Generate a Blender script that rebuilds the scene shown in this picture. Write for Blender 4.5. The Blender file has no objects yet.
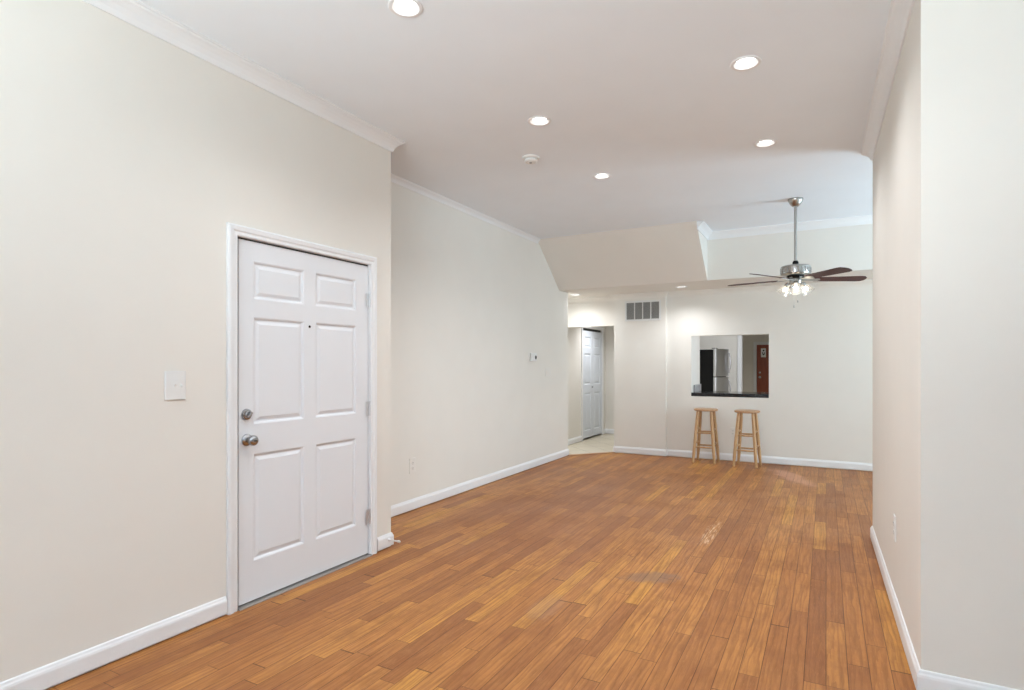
import bpy, bmesh, math, random
from mathutils import Vector, Matrix

# ------------------------------------------------------------------ camera, world, daylight, added fill, exposure
SC = bpy.context.scene
COL = SC.collection
YAW = math.atan(314 / 575)
cam_d = bpy.data.cameras.new('camera')
cam = bpy.data.objects.new('camera', cam_d)
COL.objects.link(cam)
cam_d.sensor_width = 36.0
cam_d.lens = 575 / 1024 * 36
cam_d.shift_y = 20 / 1024
cam_d.clip_start = 0.05
cam.location = (0, 0, 1.33)
cam.rotation_euler = (math.pi / 2, 0, YAW)
SC.camera = cam

w = bpy.data.worlds.new('daylight_sky')
SC.world = w
w.use_nodes = True
bg = w.node_tree.nodes['Background']
bg.inputs[0].default_value = (0.80, 0.90, 1.0, 1)
bg.inputs[1].default_value = 1.0

SC.view_settings.view_transform = 'Standard'
SC.view_settings.look = 'None'
SC.view_settings.exposure = 0.05
SC.view_settings.gamma = 1.0
SC.view_settings.use_curve_mapping = False


def area(name, loc, rot, sx, sy, power, color, spread=180):
    l = bpy.data.lights.new(name, 'AREA')
    l.shape = 'RECTANGLE'
    l.size = sx
    l.size_y = sy
    l.energy = power
    l.color = color
    l.spread = math.radians(spread)
    o = bpy.data.objects.new(name, l)
    o.location = loc
    o.rotation_euler = rot
    COL.objects.link(o)
    return o


R90 = math.pi / 2
# radiant power (r, g, b watts) of every lamp, the daylight at each window and the added fills
POWER = dict(
    w1=(4, 7, 12), w2=(1, 2, 4), w3=(1, 2, 3), w4=(56, 67, 74), kitfill=(52, 54, 58),
    g1=(180, 205, 211), g2=(2, 3, 4), g3=(1, 2, 3), g4=(16, 25, 31),
    down=(40, 41.3, 43), low=(33, 34, 35.3), lowhall=(29.5, 30.4, 31.6), fan=(0.9, 0.82, 0.66), hall=(44, 45.3, 47.6), kit=(18, 18, 18), kitfar=(72, 72, 72))


def power(key):
    p = POWER[key]
    e = max(p)
    return e, tuple(c / e for c in p) if e > 0 else (1, 1, 1)


# daylight coming in at the windows of the wall behind the camera, and at the windows on the right
area('daylight_window_1', (-0.85, -2.42, 1.45), (R90, 0, 0), 1.7, 1.7, *power('w1'))
area('daylight_window_2', (1.65, -2.42, 1.45), (R90, 0, 0), 1.7, 1.7, *power('w2'))
area('daylight_window_3', (3.42, 0.2, 1.45), (R90, 0, R90), 1.7, 1.7, *power('w3'))
area('daylight_window_4', (3.42, 6.5, 1.40), (R90, 0, R90), 1.5, 1.7, *power('w4'))
# added upward fill for the ceiling and upper walls, set at the windows
area('ceiling_fill_1', (-0.85, -2.40, 1.5), (R90 + 1.0, 0, 0), 1.7, 1.7, *power('g1'), 120)
area('ceiling_fill_2', (1.65, -2.40, 1.5), (R90 + 1.0, 0, 0), 1.7, 1.7, *power('g2'), 120)
area('ceiling_fill_3', (3.40, 0.2, 1.5), (R90 + 1.0, 0, R90), 1.7, 1.7, *power('g3'), 120)
area('ceiling_fill_4', (3.40, 6.5, 1.45), (R90 + 0.55, 0, R90), 1.5, 1.7, *power('g4'), 120)
area('kitchen_fill', (0.42, 11.5, 1.6), (R90, 0, R90), 1.6, 1.2, *power('kitfill'))  # added fill lamp for the kitchen; no window opens in this wall

# ------------------------------------------------------------------ helpers
def lin(r, g, b):
    def f(c):
        c /= 255.0
        return c / 12.92 if c <= 0.04045 else ((c + 0.055) / 1.055) ** 2.4
    return (f(r), f(g), f(b), 1)


class NT:
    def __init__(self, name):
        self.m = bpy.data.materials.new(name)
        self.m.use_nodes = True
        self.t = self.m.node_tree
        self.p = self.t.nodes['Principled BSDF']
        self.out = self.t.nodes['Material Output']

    def n(self, kind, **kw):
        nd = self.t.nodes.new(kind)
        for k, v in kw.items():
            setattr(nd, k, v)
        return nd

    def l(self, a, b):
        self.t.links.new(a, b)

    def math(self, op, a, b=None, c=None):
        nd = self.n('ShaderNodeMath', operation=op)
        for i, x in enumerate((a, b, c)):
            if x is None:
                continue
            if isinstance(x, (int, float)):
                nd.inputs[i].default_value = x
            else:
                self.l(x, nd.inputs[i])
        return nd.outputs[0]

    def mix(self, fac, a, b, mode='MIX'):
        nd = self.n('ShaderNodeMix', data_type='RGBA', blend_type=mode)
        for i, x in ((0, fac), (6, a), (7, b)):
            if isinstance(x, (int, float)):
                nd.inputs[i].default_value = x
            elif isinstance(x, tuple):
                nd.inputs[i].default_value = x
            else:
                self.l(x, nd.inputs[i])
        return nd.outputs[2]

    def coords(self):
        return self.n('ShaderNodeTexCoord').outputs['Object']

    def noise(self, vec, scale, detail=4, rough=0.5, mapscale=None):
        if mapscale:
            mp = self.n('ShaderNodeMapping')
            mp.inputs['Scale'].default_value = mapscale
            self.l(vec, mp.inputs[0])
            vec = mp.outputs[0]
        nd = self.n('ShaderNodeTexNoise')
        self.l(vec, nd.inputs['Vector'])
        nd.inputs['Scale'].default_value = scale
        nd.inputs['Detail'].default_value = detail
        nd.inputs['Roughness'].default_value = rough
        return nd.outputs['Fac']

    def bump(self, h, strength, dist):
        b = self.n('ShaderNodeBump')
        b.inputs['Strength'].default_value = strength
        b.inputs['Distance'].default_value = dist
        self.l(h, b.inputs['Height'])
        self.l(b.outputs[0], self.p.inputs['Normal'])

    def ramp(self, fac, stops):
        r = self.n('ShaderNodeValToRGB')
        e = r.color_ramp.elements
        while len(e) < len(stops):
            e.new(0.5)
        for i, (p, c) in enumerate(stops):
            e[i].position = p
            e[i].color = c
        self.l(fac, r.inputs[0])
        return r.outputs[0]


def paint(name, col, rough=0.6, var=0.02, bump=0.02, bscale=180):
    m = NT(name)
    c = m.coords()
    nz = m.noise(c, 3.0, 5)
    a = tuple(x * (1 - var) for x in col[:3]) + (1,)
    b = tuple(min(1, x * (1 + var)) for x in col[:3]) + (1,)
    m.l(m.ramp(nz, [(0.3, a), (0.7, b)]), m.p.inputs['Base Color'])
    m.p.inputs['Roughness'].default_value = rough
    m.p.inputs['Specular IOR Level'].default_value = 0.3
    if bump:
        m.bump(m.noise(c, bscale, 3), bump, 0.002)
    return m.m


def metal(name, col, rough=0.3, brush=None, metallic=1.0):
    m = NT(name)
    c = m.coords()
    nz = m.noise(c, 40, 3, 0.5, brush or (1, 1, 1))
    m.l(m.mix(nz, tuple(x * 0.85 for x in col[:3]) + (1,), col), m.p.inputs['Base Color'])
    m.p.inputs['Metallic'].default_value = metallic
    m.p.inputs['Roughness'].default_value = rough
    return m.m


def glow(name, col, strength):
    m = NT(name)
    m.p.inputs['Base Color'].default_value = (0.8, 0.8, 0.8, 1)
    m.p.inputs['Emission Color'].default_value = col
    c = m.coords()
    nz = m.noise(c, 20, 2)
    m.l(m.math('MULTIPLY_ADD', nz, strength * 0.1, strength * 0.95), m.p.inputs['Emission Strength'])
    return m.m


def wood(name, dark, light, rough=0.4, scale=(30, 30, 2.5), sc=3.0, coat=0.0):
    m = NT(name)
    c = m.coords()
    nz = m.noise(c, sc, 6, 0.6, scale)
    m.l(m.ramp(nz, [(0.3, dark), (0.7, light)]), m.p.inputs['Base Color'])
    m.p.inputs['Roughness'].default_value = rough
    m.p.inputs['Coat Weight'].default_value = coat
    m.p.inputs['Coat Roughness'].default_value = 0.2
    m.bump(nz, 0.05, 0.002)
    return m.m


def floor_material():
    m = NT('strip_oak_floor')
    c = m.coords()
    sep = m.n('ShaderNodeSeparateXYZ')
    m.l(c, sep.inputs[0])
    X, Y = sep.outputs[0], sep.outputs[1]
    xs = m.math('DIVIDE', X, 0.083)
    row = m.math('FLOOR', xs)
    fx = m.math('SUBTRACT', xs, row)
    wn = m.n('ShaderNodeTexWhiteNoise', noise_dimensions='1D')
    m.l(row, wn.inputs['W'])
    ys = m.math('ADD', m.math('DIVIDE', Y, 0.92), m.math('MULTIPLY', wn.outputs['Value'], 17.3))
    # uneven board lengths: warp the run of each row before cutting it into boards
    warp = m.math('MULTIPLY', m.math('SINE', m.math('MULTIPLY', ys, 2.4)), 0.22)
    ys = m.math('ADD', ys, warp)
    cell = m.math('FLOOR', ys)
    fy = m.math('SUBTRACT', ys, cell)
    cmb = m.n('ShaderNodeCombineXYZ')
    m.l(row, cmb.inputs[0])
    m.l(cell, cmb.inputs[1])
    wn2 = m.n('ShaderNodeTexWhiteNoise', noise_dimensions='2D')
    m.l(cmb.outputs[0], wn2.inputs['Vector'])
    rnd = wn2.outputs['Value']
    board = m.ramp(rnd, [(0.0, lin(156, 101, 58)), (0.3, lin(178, 118, 64)), (0.6, lin(187, 126, 68)),
                         (0.9, lin(197, 136, 72)), (1.0, lin(208, 149, 68))])
    # grain, shifted per board
    off = m.n('ShaderNodeVectorMath', operation='MULTIPLY_ADD')
    m.l(wn2.outputs['Color'], off.inputs[0])
    off.inputs[1].default_value = (7, 31, 3)
    m.l(c, off.inputs[2])
    g1 = m.noise(off.outputs[0], 2.2, 7, 0.65, (22, 1.6, 1))
    g2 = m.noise(off.outputs[0], 5.0, 5, 0.7, (55, 4, 1))
    # cathedral grain rings
    wv = m.n('ShaderNodeTexWave', wave_type='BANDS', bands_direction='X', wave_profile='SAW')
    mp = m.n('ShaderNodeMapping')
    mp.inputs['Scale'].default_value = (8, 0.7, 1)
    m.l(off.outputs[0], mp.inputs[0])
    m.l(mp.outputs[0], wv.inputs['Vector'])
    wv.inputs['Scale'].default_value = 1.6
    wv.inputs['Distortion'].default_value = 16
    wv.inputs['Detail'].default_value = 3
    wv.inputs['Detail Scale'].default_value = 0.9
    col = m.mix(m.math('MULTIPLY', m.ramp(g1, [(0.42, (0, 0, 0, 1)), (0.72, (1, 1, 1, 1))]), 0.62), board, lin(112, 62, 33))
    col = m.mix(m.math('MULTIPLY', m.ramp(wv.outputs['Fac'], [(0.5, (0, 0, 0, 1)), (0.9, (1, 1, 1, 1))]), 0.40), col, lin(120, 72, 38))
    col = m.mix(m.math('MULTIPLY', m.ramp(g2, [(0.54, (0, 0, 0, 1)), (0.68, (1, 1, 1, 1))]), 0.36), col, lin(204, 148, 100))
    mot = m.noise(off.outputs[0], 9.0, 5, 0.7, (1.6, 0.7, 1))
    col = m.mix(m.math('MULTIPLY', m.ramp(mot, [(0.5, (0, 0, 0, 1)), (0.75, (1, 1, 1, 1))]), 0.40), col, lin(150, 94, 62))
    mot2 = m.noise(c, 3.2, 5, 0.7)
    col = m.mix(m.math('MULTIPLY', m.ramp(mot2, [(0.5, (0, 0, 0, 1)), (0.7, (1, 1, 1, 1))]), 0.46), col, lin(134, 82, 48))
    # worn zones: the finish is dull and redder where people walk
    big = m.noise(c, 0.55, 4, 0.6)
    col = m.mix(m.math('MULTIPLY', m.ramp(big, [(0.42, (0, 0, 0, 1)), (0.68, (1, 1, 1, 1))]), 0.30), col, lin(138, 84, 50))

    def patch(px, py, rx, ry, color, amount, nscale=14, rot=0.0, streak=False):
        mpp = m.n('ShaderNodeMapping', vector_type='TEXTURE')
        mpp.inputs['Location'].default_value = (px, py, 0)
        mpp.inputs['Rotation'].default_value = (0, 0, rot)
        mpp.inputs['Scale'].default_value = (rx, ry, 1000)
        m.l(c, mpp.inputs[0])
        ln = m.n('ShaderNodeVectorMath', operation='LENGTH')
        m.l(mpp.outputs[0], ln.inputs[0])
        nz = m.noise(c, nscale, 4, 0.65)
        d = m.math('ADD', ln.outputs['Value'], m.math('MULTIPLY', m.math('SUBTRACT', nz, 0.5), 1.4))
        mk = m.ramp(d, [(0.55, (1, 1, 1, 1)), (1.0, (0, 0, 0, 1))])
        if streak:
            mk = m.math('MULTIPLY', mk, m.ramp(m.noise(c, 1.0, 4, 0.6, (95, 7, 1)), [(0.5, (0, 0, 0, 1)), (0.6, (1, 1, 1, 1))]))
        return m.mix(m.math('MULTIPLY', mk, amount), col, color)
    col = patch(-0.96, 3.58, 0.22, 0.11, lin(136, 108, 90), 0.6, 14, 0.5)
    col = patch(-1.35, 2.85, 0.10, 0.22, lin(164, 128, 106), 0.30)
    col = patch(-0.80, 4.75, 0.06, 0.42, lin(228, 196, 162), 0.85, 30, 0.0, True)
    col = patch(-0.36, 7.6, 0.16, 0.62, lin(214, 160, 132), 0.5, 5, 0.4)  # pale sheen of reflected light, painted into the board colour
    col = patch(-1.9, 4.5, 0.9, 1.2, lin(134, 82, 56), 0.25, 3)
    # seams between boards
    ex = m.math('MINIMUM', fx, m.math('SUBTRACT', 1.0, fx))
    ey = m.math('MINIMUM', fy, m.math('SUBTRACT', 1.0, fy))
    sx = m.math('LESS_THAN', ex, 0.020)
    sy = m.math('LESS_THAN', ey, 0.0024)
    seam = m.math('MAXIMUM', sx, sy)
    seamn = m.math('MULTIPLY', seam, m.math('MULTIPLY_ADD', m.noise(c, 2.2, 3), 0.9, 0.25))
    col = m.mix(m.math('MINIMUM', seamn, 0.85), col, lin(72, 38, 22))
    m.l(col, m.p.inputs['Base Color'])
    rg = m.math('MULTIPLY_ADD', m.noise(c, 1.6, 4), 0.22, 0.30)
    m.l(rg, m.p.inputs['Roughness'])
    m.p.inputs['Specular IOR Level'].default_value = 0.2
    h = m.math('SUBTRACT', m.math('MULTIPLY', g1, 0.25), seam)
    m.bump(h, 0.25, 0.0015)
    return m.m


def tile_material():
    m = NT('beige_stone_tile')
    c = m.coords()
    br = m.n('ShaderNodeTexBrick', offset=0.0, squash=1.0)
    mp = m.n('ShaderNodeMapping')
    mp.inputs['Rotation'].default_value = (0, 0, 0.78)
    m.l(c, mp.inputs[0])
    m.l(mp.outputs[0], br.inputs['Vector'])
    br.inputs['Scale'].default_value = 1.0
    br.inputs['Brick Width'].default_value = 0.33
    br.inputs['Row Height'].default_value = 0.33
    br.inputs['Mortar Size'].default_value = 0.004
    br.inputs['Color1'].default_value = lin(224, 214, 194)
    br.inputs['Color2'].default_value = lin(214, 203, 180)
    br.inputs['Mortar'].default_value = lin(150, 140, 122)
    nz = m.noise(c, 6, 5)
    m.l(m.mix(m.math('MULTIPLY', nz, 0.4), br.outputs['Color'], lin(204, 192, 170)), m.p.inputs['Base Color'])
    m.p.inputs['Roughness'].default_value = 0.35
    return m.m


M = dict(
    wall=paint('warm_white_wall_paint', (0.80, 0.77, 0.712, 1), 0.62, 0.012),
    ceil=paint('flat_white_ceiling_paint', (0.85, 0.895, 0.94, 1), 0.8, 0.01),
    trim=paint('white_semigloss_trim', (0.83, 0.835, 0.84, 1), 0.35, 0.01, 0.0),
    door=paint('white_door_paint', (0.79, 0.805, 0.83, 1), 0.38, 0.01, 0.01, 90),
    bifold=paint('cool_white_closet_door_paint', (0.70, 0.74, 0.79, 1), 0.4, 0.01, 0.0),
    plastic=paint('white_plastic', (0.80, 0.80, 0.78, 1), 0.35, 0.01, 0.0),
    painted_plate=paint('painted_over_plastic', (0.805, 0.776, 0.725, 1), 0.5, 0.01, 0.0),
    slot=paint('dark_slot', (0.03, 0.03, 0.03, 1), 0.5, 0.1, 0.0),
    grey_slot=paint('grey_slot', (0.18, 0.17, 0.16, 1), 0.5, 0.1, 0.0),
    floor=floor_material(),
    tile=tile_material(),
    nickel=metal('brushed_nickel', (0.46, 0.45, 0.43, 1), 0.28, (1, 1, 0.05)),
    chrome=metal('satin_chrome', (0.42, 0.42, 0.43, 1), 0.25),
    hinge=metal('hinge_steel', (0.78, 0.78, 0.79, 1), 0.35, None, 0.7),
    blackmetal=metal('black_metal', (0.03, 0.03, 0.03, 1), 0.4),
    alu=metal('worn_aluminium', (0.40, 0.38, 0.36, 1), 0.45, (30, 1, 1)),
    blade=wood('dark_cherry_blade', lin(48, 12, 10), lin(82, 24, 18), 0.5, (3, 40, 40), 3.0, 0.0),
    stool=wood('pale_beech', lin(176, 136, 94), lin(210, 172, 126), 0.4, (40, 40, 4), 2.0),
    seat=wood('pale_beech_seat', lin(168, 128, 92), lin(200, 160, 120), 0.4, (30, 3, 30), 2.0),
    browndoor=wood('reddish_brown_door', lin(128, 58, 34), lin(160, 82, 50), 0.35, (30, 30, 2), 2.0),
    granite=None,
    steel=metal('stainless_steel', (0.62, 0.63, 0.65, 1), 0.28, (30, 30, 1)),
    fridgeblack=paint('black_fridge_side', (0.004, 0.004, 0.004, 1), 0.85, 0.1, 0.02),
    handle=metal('dark_steel_handle', (0.35, 0.35, 0.36, 1), 0.25),
    lens=glow('lit_lens', (1.0, 0.98, 0.95, 1), 5),
    dome=glow('fill_lamp_frosted_dome', (1.0, 0.95, 0.88, 1), 3),
    baffle=paint('lamp_baffle_grey', (0.66, 0.66, 0.66, 1), 0.5, 0.01, 0.0),
    bulb=glow('lit_bulb', (1.0, 0.86, 0.60, 1), 3),
    louvre=paint('grille_louvre_grey', (0.46, 0.45, 0.43, 1), 0.5, 0.01, 0.0),
    grille=paint('grille_white', (0.76, 0.76, 0.74, 1), 0.4, 0.01, 0.0),
    dark=paint('dark_void', (0.02, 0.02, 0.02, 1), 0.8, 0.1, 0.0),
    duct=paint('duct_grey', (0.2, 0.2, 0.19, 1), 0.7, 0.1, 0.0),
    splash=paint('grey_backsplash', (0.36, 0.36, 0.37, 1), 0.3, 0.25, 0.0),
    placard=paint('white_placard', (0.85, 0.85, 0.85, 1), 0.5, 0.01, 0.0),
    threshold_wood=wood('oak_threshold', lin(176, 128, 90), lin(206, 164, 126), 0.4, (4, 30, 4), 3.0),
)


def granite():
    m = NT('black_granite')
    c = m.coords()
    nz = m.noise(c, 120, 4, 0.7)
    m.l(m.ramp(nz, [(0.5, (0.006, 0.006, 0.007, 1)), (0.8, (0.05, 0.05, 0.055, 1))]), m.p.inputs['Base Color'])
    m.p.inputs['Roughness'].default_value = 0.12
    return m.m


M['granite'] = granite()


def glass_shade():
    m = NT('frosted_glass_shade')
    t = m.t
    tr = m.n('ShaderNodeBsdfTransparent')
    tl = m.n('ShaderNodeBsdfTranslucent')
    gl = m.n('ShaderNodeBsdfGlossy')
    gl.inputs['Roughness'].default_value = 0.1
    c = m.coords()
    nz = m.noise(c, 60, 3)
    m.l(m.ramp(nz, [(0.3, (0.9, 0.9, 0.88, 1)), (0.7, (0.98, 0.98, 0.96, 1))]), tl.inputs['Color'])
    a = m.n('ShaderNodeMixShader')
    a.inputs[0].default_value = 0.22
    m.l(tr.outputs[0], a.inputs[1])
    m.l(tl.outputs[0], a.inputs[2])
    b = m.n('ShaderNodeMixShader')
    b.inputs[0].default_value = 0.08
    m.l(a.outputs[0], b.inputs[1])
    m.l(gl.outputs[0], b.inputs[2])
    m.l(b.outputs[0], m.out.inputs[0])
    return m.m


def window_glass():
    m = NT('window_glass')
    tr = m.n('ShaderNodeBsdfTransparent')
    gl = m.n('ShaderNodeBsdfGlossy')
    gl.inputs['Roughness'].default_value = 0.02
    fr = m.n('ShaderNodeFresnel')
    fr.inputs[0].default_value = 1.4
    b = m.n('ShaderNodeMixShader')
    m.l(fr.outputs[0], b.inputs[0])
    m.l(tr.outputs[0], b.inputs[1])
    m.l(gl.outputs[0], b.inputs[2])
    m.l(b.outputs[0], m.out.inputs[0])
    return m.m


M['shade'] = glass_shade()
M['glass'] = window_glass()


def BM():
    return bmesh.new()


def box(bm, x0, x1, y0, y1, z0, z1, mat=None):
    vs = [bm.verts.new(p) for p in ((x0, y0, z0), (x1, y0, z0), (x1, y1, z0), (x0, y1, z0),
                                    (x0, y0, z1), (x1, y0, z1), (x1, y1, z1), (x0, y1, z1))]
    if mat:
        for v in vs:
            v.co = mat @ v.co
    for f in ((0, 3, 2, 1), (4, 5, 6, 7), (0, 1, 5, 4), (1, 2, 6, 5), (2, 3, 7, 6), (3, 0, 4, 7)):
        bm.faces.new([vs[i] for i in f])
    return vs


def prism(bm, poly, axis, a, b):
    """extrude a 2-D polygon along an axis ('x','y','z') from a to b"""
    def p3(p, t):
        return {'x': (t, p[0], p[1]), 'y': (p[0], t, p[1]), 'z': (p[0], p[1], t)}[axis]
    v0 = [bm.verts.new(p3(p, a)) for p in poly]
    v1 = [bm.verts.new(p3(p, b)) for p in poly]
    bm.faces.new(v0)
    bm.faces.new(v1)
    n = len(poly)
    for i in range(n):
        bm.faces.new((v0[i], v0[(i + 1) % n], v1[(i + 1) % n], v1[i]))


def lathe(bm, prof, seg=32, mat=None):
    """revolve (r, z) about z; r = 0 ends close on a point"""
    rings = []
    for r, z in prof:
        if r < 1e-6:
            rings.append([bm.verts.new((0, 0, z))])
        else:
            rings.append([bm.verts.new((r * math.cos(2 * math.pi * k / seg), r * math.sin(2 * math.pi * k / seg), z)) for k in range(seg)])
    new = [v for r in rings for v in r]
    for A, B in zip(rings, rings[1:]):
        for k in range(seg):
            k2 = (k + 1) % seg
            if len(A) == 1 and len(B) == 1:
                continue
            if len(A) == 1:
                bm.faces.new((A[0], B[k], B[k2]))
            elif len(B) == 1:
                bm.faces.new((A[k], B[0], A[k2]))
            else:
                bm.faces.new((A[k], B[k], B[k2], A[k2]))
    if mat:
        for v in new:
            v.co = mat @ v.co


def along(p, q):
    """matrix taking local z onto the line p->q, origin p"""
    p, q = Vector(p), Vector(q)
    d = (q - p)
    return Matrix.Translation(p) @ d.to_track_quat('Z', 'Y').to_matrix().to_4x4(), d.length


def rod(bm, p, q, r0, r1=None, seg=12):
    r1 = r0 if r1 is None else r1
    mt, L = along(p, q)
    lathe(bm, [(0, 0), (r0, 0), (r1, L), (0, L)], seg, mt)


def sweep(bm, path, prof, side=1, mp=lambda a, b, c: (a, b, c), closed=False):
    """run a profile [(out, up)] along a flat path with mitred corners; side +1 = left of travel"""
    P = [Vector(p) for p in path]
    rings = []
    for i, p in enumerate(P):
        ns = []
        if i > 0:
            d = (P[i] - P[i - 1]).normalized()
            ns.append(Vector((-d.y, d.x)) * side)
        if i < len(P) - 1:
            d = (P[i + 1] - P[i]).normalized()
            ns.append(Vector((-d.y, d.x)) * side)
        n = ns[0] if len(ns) == 1 else (ns[0] + ns[1]) / (1 + ns[0].dot(ns[1]))
        rings.append([bm.verts.new(mp(p.x + n.x * o, p.y + n.y * o, u)) for o, u in prof])
    k = len(prof)
    for A, B in zip(rings, rings[1:]):
        for i in range(k):
            bm.faces.new((A[i], A[(i + 1) % k], B[(i + 1) % k], B[i]))
    bm.faces.new(rings[0])
    bm.faces.new(rings[-1])


def obj(name, bm, mat, parent=None, bevel=0, smooth=False, seg=2, fix=True):
    if fix:
        bmesh.ops.recalc_face_normals(bm, faces=bm.faces)
    me = bpy.data.meshes.new(name)
    bm.to_mesh(me)
    bm.free()
    me.materials.append(mat)
    o = bpy.data.objects.new(name, me)
    COL.objects.link(o)
    if parent:
        o.parent = parent
    if smooth:
        for p in me.polygons:
            p.use_smooth = True
        me.set_sharp_from_angle(angle=math.radians(38))
    if bevel:
        b = o.modifiers.new('edge', 'BEVEL')
        b.width = bevel
        b.segments = seg
        b.limit_method = 'ANGLE'
    return o


def thing(name, label, cat, loc=(0, 0, 0), rot=(0, 0, 0), group=None):
    o = bpy.data.objects.new(name, None)
    o.empty_display_size = 0.1
    COL.objects.link(o)
    o.location = loc
    o.rotation_euler = rot
    return tag(o, label, cat, group)


def tag(o, label, cat, group=None, kind=None):
    o['label'] = label
    o['category'] = cat
    if group:
        o['group'] = group
    if kind:
        o['kind'] = kind
    return o


def struct(name, bm, mat, label, cat, **kw):
    return tag(obj(name, bm, mat, **kw), label, cat, kind='structure')


def dup(root, loc, label, rot=None):
    r = root.copy()
    COL.objects.link(r)
    r.location = loc
    if rot is not None:
        r.rotation_euler = rot
    r['label'] = label
    for ch in list(root.children):
        c = ch.copy()
        COL.objects.link(c)
        c.parent = r
        for g in list(ch.children):
            d = g.copy()
            COL.objects.link(d)
            d.parent = c
    return r


# ------------------------------------------------------------------ dimensions (metres)
XN = -2.805      # near left wall face
XF = -3.33       # far left wall face
XH = -3.74       # hall wall face
XR = 0.336       # right wall face at its near corner (the wall runs very slightly out of square)
XR1 = 0.313      # right wall face at its far corner
XE = 3.5         # east side of the room
YS = -2.5        # wall behind the camera
YJ = 3.281       # end of the near left wall
YL = 7.81        # end of the far left wall
YB = 8.46        # back wall face
YV = 8.41        # grille wall face
YHD = 8.56       # hall header face
YK = 7.50        # dropped ceiling front
ZC = 2.98
ZD = 2.39
YR0, YR1 = 2.83, 5.18
VX0, VX1 = -2.82, -2.045
PX0, PX1, PZ0, PZ1 = -1.695, -0.676, 0.885, 1.747
KW = 14.0        # kitchen back wall
KE = 19.0        # far room end wall

# ------------------------------------------------------------------ floors
bm = BM()
prism(bm, [(-3.3, YS), (XE, YS), (XE, YB + 0.1), (VX0 + 0.02, YB + 0.1), (VX0 + 0.02, YV - 0.02), (XF - 0.02, YL - 0.0), (XF - 0.02, YJ), (XN - 0.1, YJ), (XN - 0.1, YS)], 'z', -0.1, 0)
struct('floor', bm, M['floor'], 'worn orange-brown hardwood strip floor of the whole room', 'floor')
bm = BM()
prism(bm, [(XF - 0.02, YL), (VX0 + 0.02, YV - 0.02), (VX0 + 0.02, 10.7), (XH - 0.5, 10.7), (XH - 0.5, YL)], 'z', -0.1, 0.002)
struct('floor_hall', bm, M['tile'], 'beige stone tile floor of the small hallway', 'floor')
bm = BM()
box(bm, -3.3, 0.6, YB + 0.1, KE + 0.2, -0.1, 0.0)
struct('floor_kitchen', bm, M['tile'], 'beige tile floor of the kitchen behind the pass-through', 'floor')
# wooden strip where tile meets boards
bm = BM()
d = Vector((VX0 - XF, YV - YL)).normalized()
nrm = Vector((-d.y, d.x)) * 0.03
a, b = Vector((XF, YL)), Vector((VX0, YV))
prism(bm, [tuple(a + nrm), tuple(a - nrm), tuple(b - nrm), tuple(b + nrm)], 'z', 0.002, 0.010)
struct('trim_1', bm, M['threshold_wood'], 'pale wooden threshold strip slanting across the hallway opening', 'threshold', bevel=0.003)

# ------------------------------------------------------------------ walls
DY0, DY1, DZ1 = 2.016, 3.062, 2.034         # entry door opening
bm = BM()
box(bm, -3.9, XN - 0.09, YS, YJ, 0, ZC)
box(bm, XN - 0.09, XN, YS, DY0, 0, ZC)
box(bm, XN - 0.09, XN, DY1, YJ, 0, ZC)
box(bm, XN - 0.09, XN, DY0, DY1, DZ1, ZC)
struct('wall_left_near', bm, M['wall'], 'off-white left wall with the entry door, nearest the camera', 'wall')
bm = BM()
box(bm, -3.9, XF, YJ, YL, 0, ZC)
struct('wall_left', bm, M['wall'], 'off-white left wall set back beyond the entry door', 'wall')

# hall
BF0, BF1, BFZ = 9.42, 10.40, 1.985
bm = BM()
box(bm, -3.9, XH, YL, BF0, 0, ZD)
box(bm, -3.9, XH, BF1, 10.62, 0, ZD)
box(bm, -3.9, XH, BF0, BF1, BFZ, ZD)
struct('wall_hall', bm, M['wall'], 'off-white hallway wall around the closet door', 'wall')
bm = BM()
box(bm, -4.2, -3.9, BF0 - 0.05, BF1 + 0.05, 0, BFZ + 0.1)
struct('wall_closet', bm, M['dark'], 'dark closet interior behind the folding door', 'wall')
bm = BM()
box(bm, -3.9, VX0, 10.62, 10.72, 0, ZD)
struct('wall_hall_end', bm, M['wall'], 'off-white end wall of the hallway', 'wall')
bm = BM()
box(bm, -3.9, VX0, YHD, YHD + 0.1, 1.937, ZD)
box(bm, VX0 - 0.055, VX0, YHD, YHD + 0.1, 0, 1.937)
struct('wall_hall_header', bm, M['wall'], 'off-white header wall above the hallway opening', 'wall')
bm = BM()
box(bm, VX0, VX1, YV, 10.72, 0, ZD)
struct('wall_vent', bm, M['wall'], 'off-white wall section holding the return air grille', 'wall')

# back wall with the pass-through
bm = BM()
box(bm, VX1, PX0, YB, YB + 0.14, 0, ZD)
box(bm, PX1, XE, YB, YB + 0.14, 0, ZD)
box(bm, PX0, PX1, YB, YB + 0.14, 0, PZ0)
box(bm, PX0, PX1, YB, YB + 0.14, PZ1, ZD)
struct('wall_back', bm, M['wall'], 'off-white back wall with the kitchen pass-through', 'wall')

# right
bm = BM()
prism(bm, [(XR, YR0), (XE + 0.1, YR0), (XE + 0.1, YR1), (XR1, YR1)], 'z', 0, ZC)
struct('wall_right', bm, M['wall'], 'off-white wall block on the right with an outside corner', 'wall')


def window_wall(axis, at, thick, lo, hi, holes, name, label):
    """wall with rectangular window holes; axis 'y' = wall at y=at running in x; 'x' = wall at x=at running in y"""
    bm = BM()

    def b(u0, u1, z0, z1):
        t0, t1 = sorted((at, at + thick))
        if axis == 'y':
            box(bm, u0, u1, t0, t1, z0, z1)
        else:
            box(bm, t0, t1, u0, u1, z0, z1)
    u = lo
    for (h0, h1, z0, z1) in holes:
        b(u, h0, 0, ZC)
        b(h0, h1, 0, z0)
        b(h0, h1, z1, ZC)
        u = h1
    b(u, hi, 0, ZC)
    return struct(name, bm, M['wall'], label, 'wall')


WN = [0]


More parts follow.
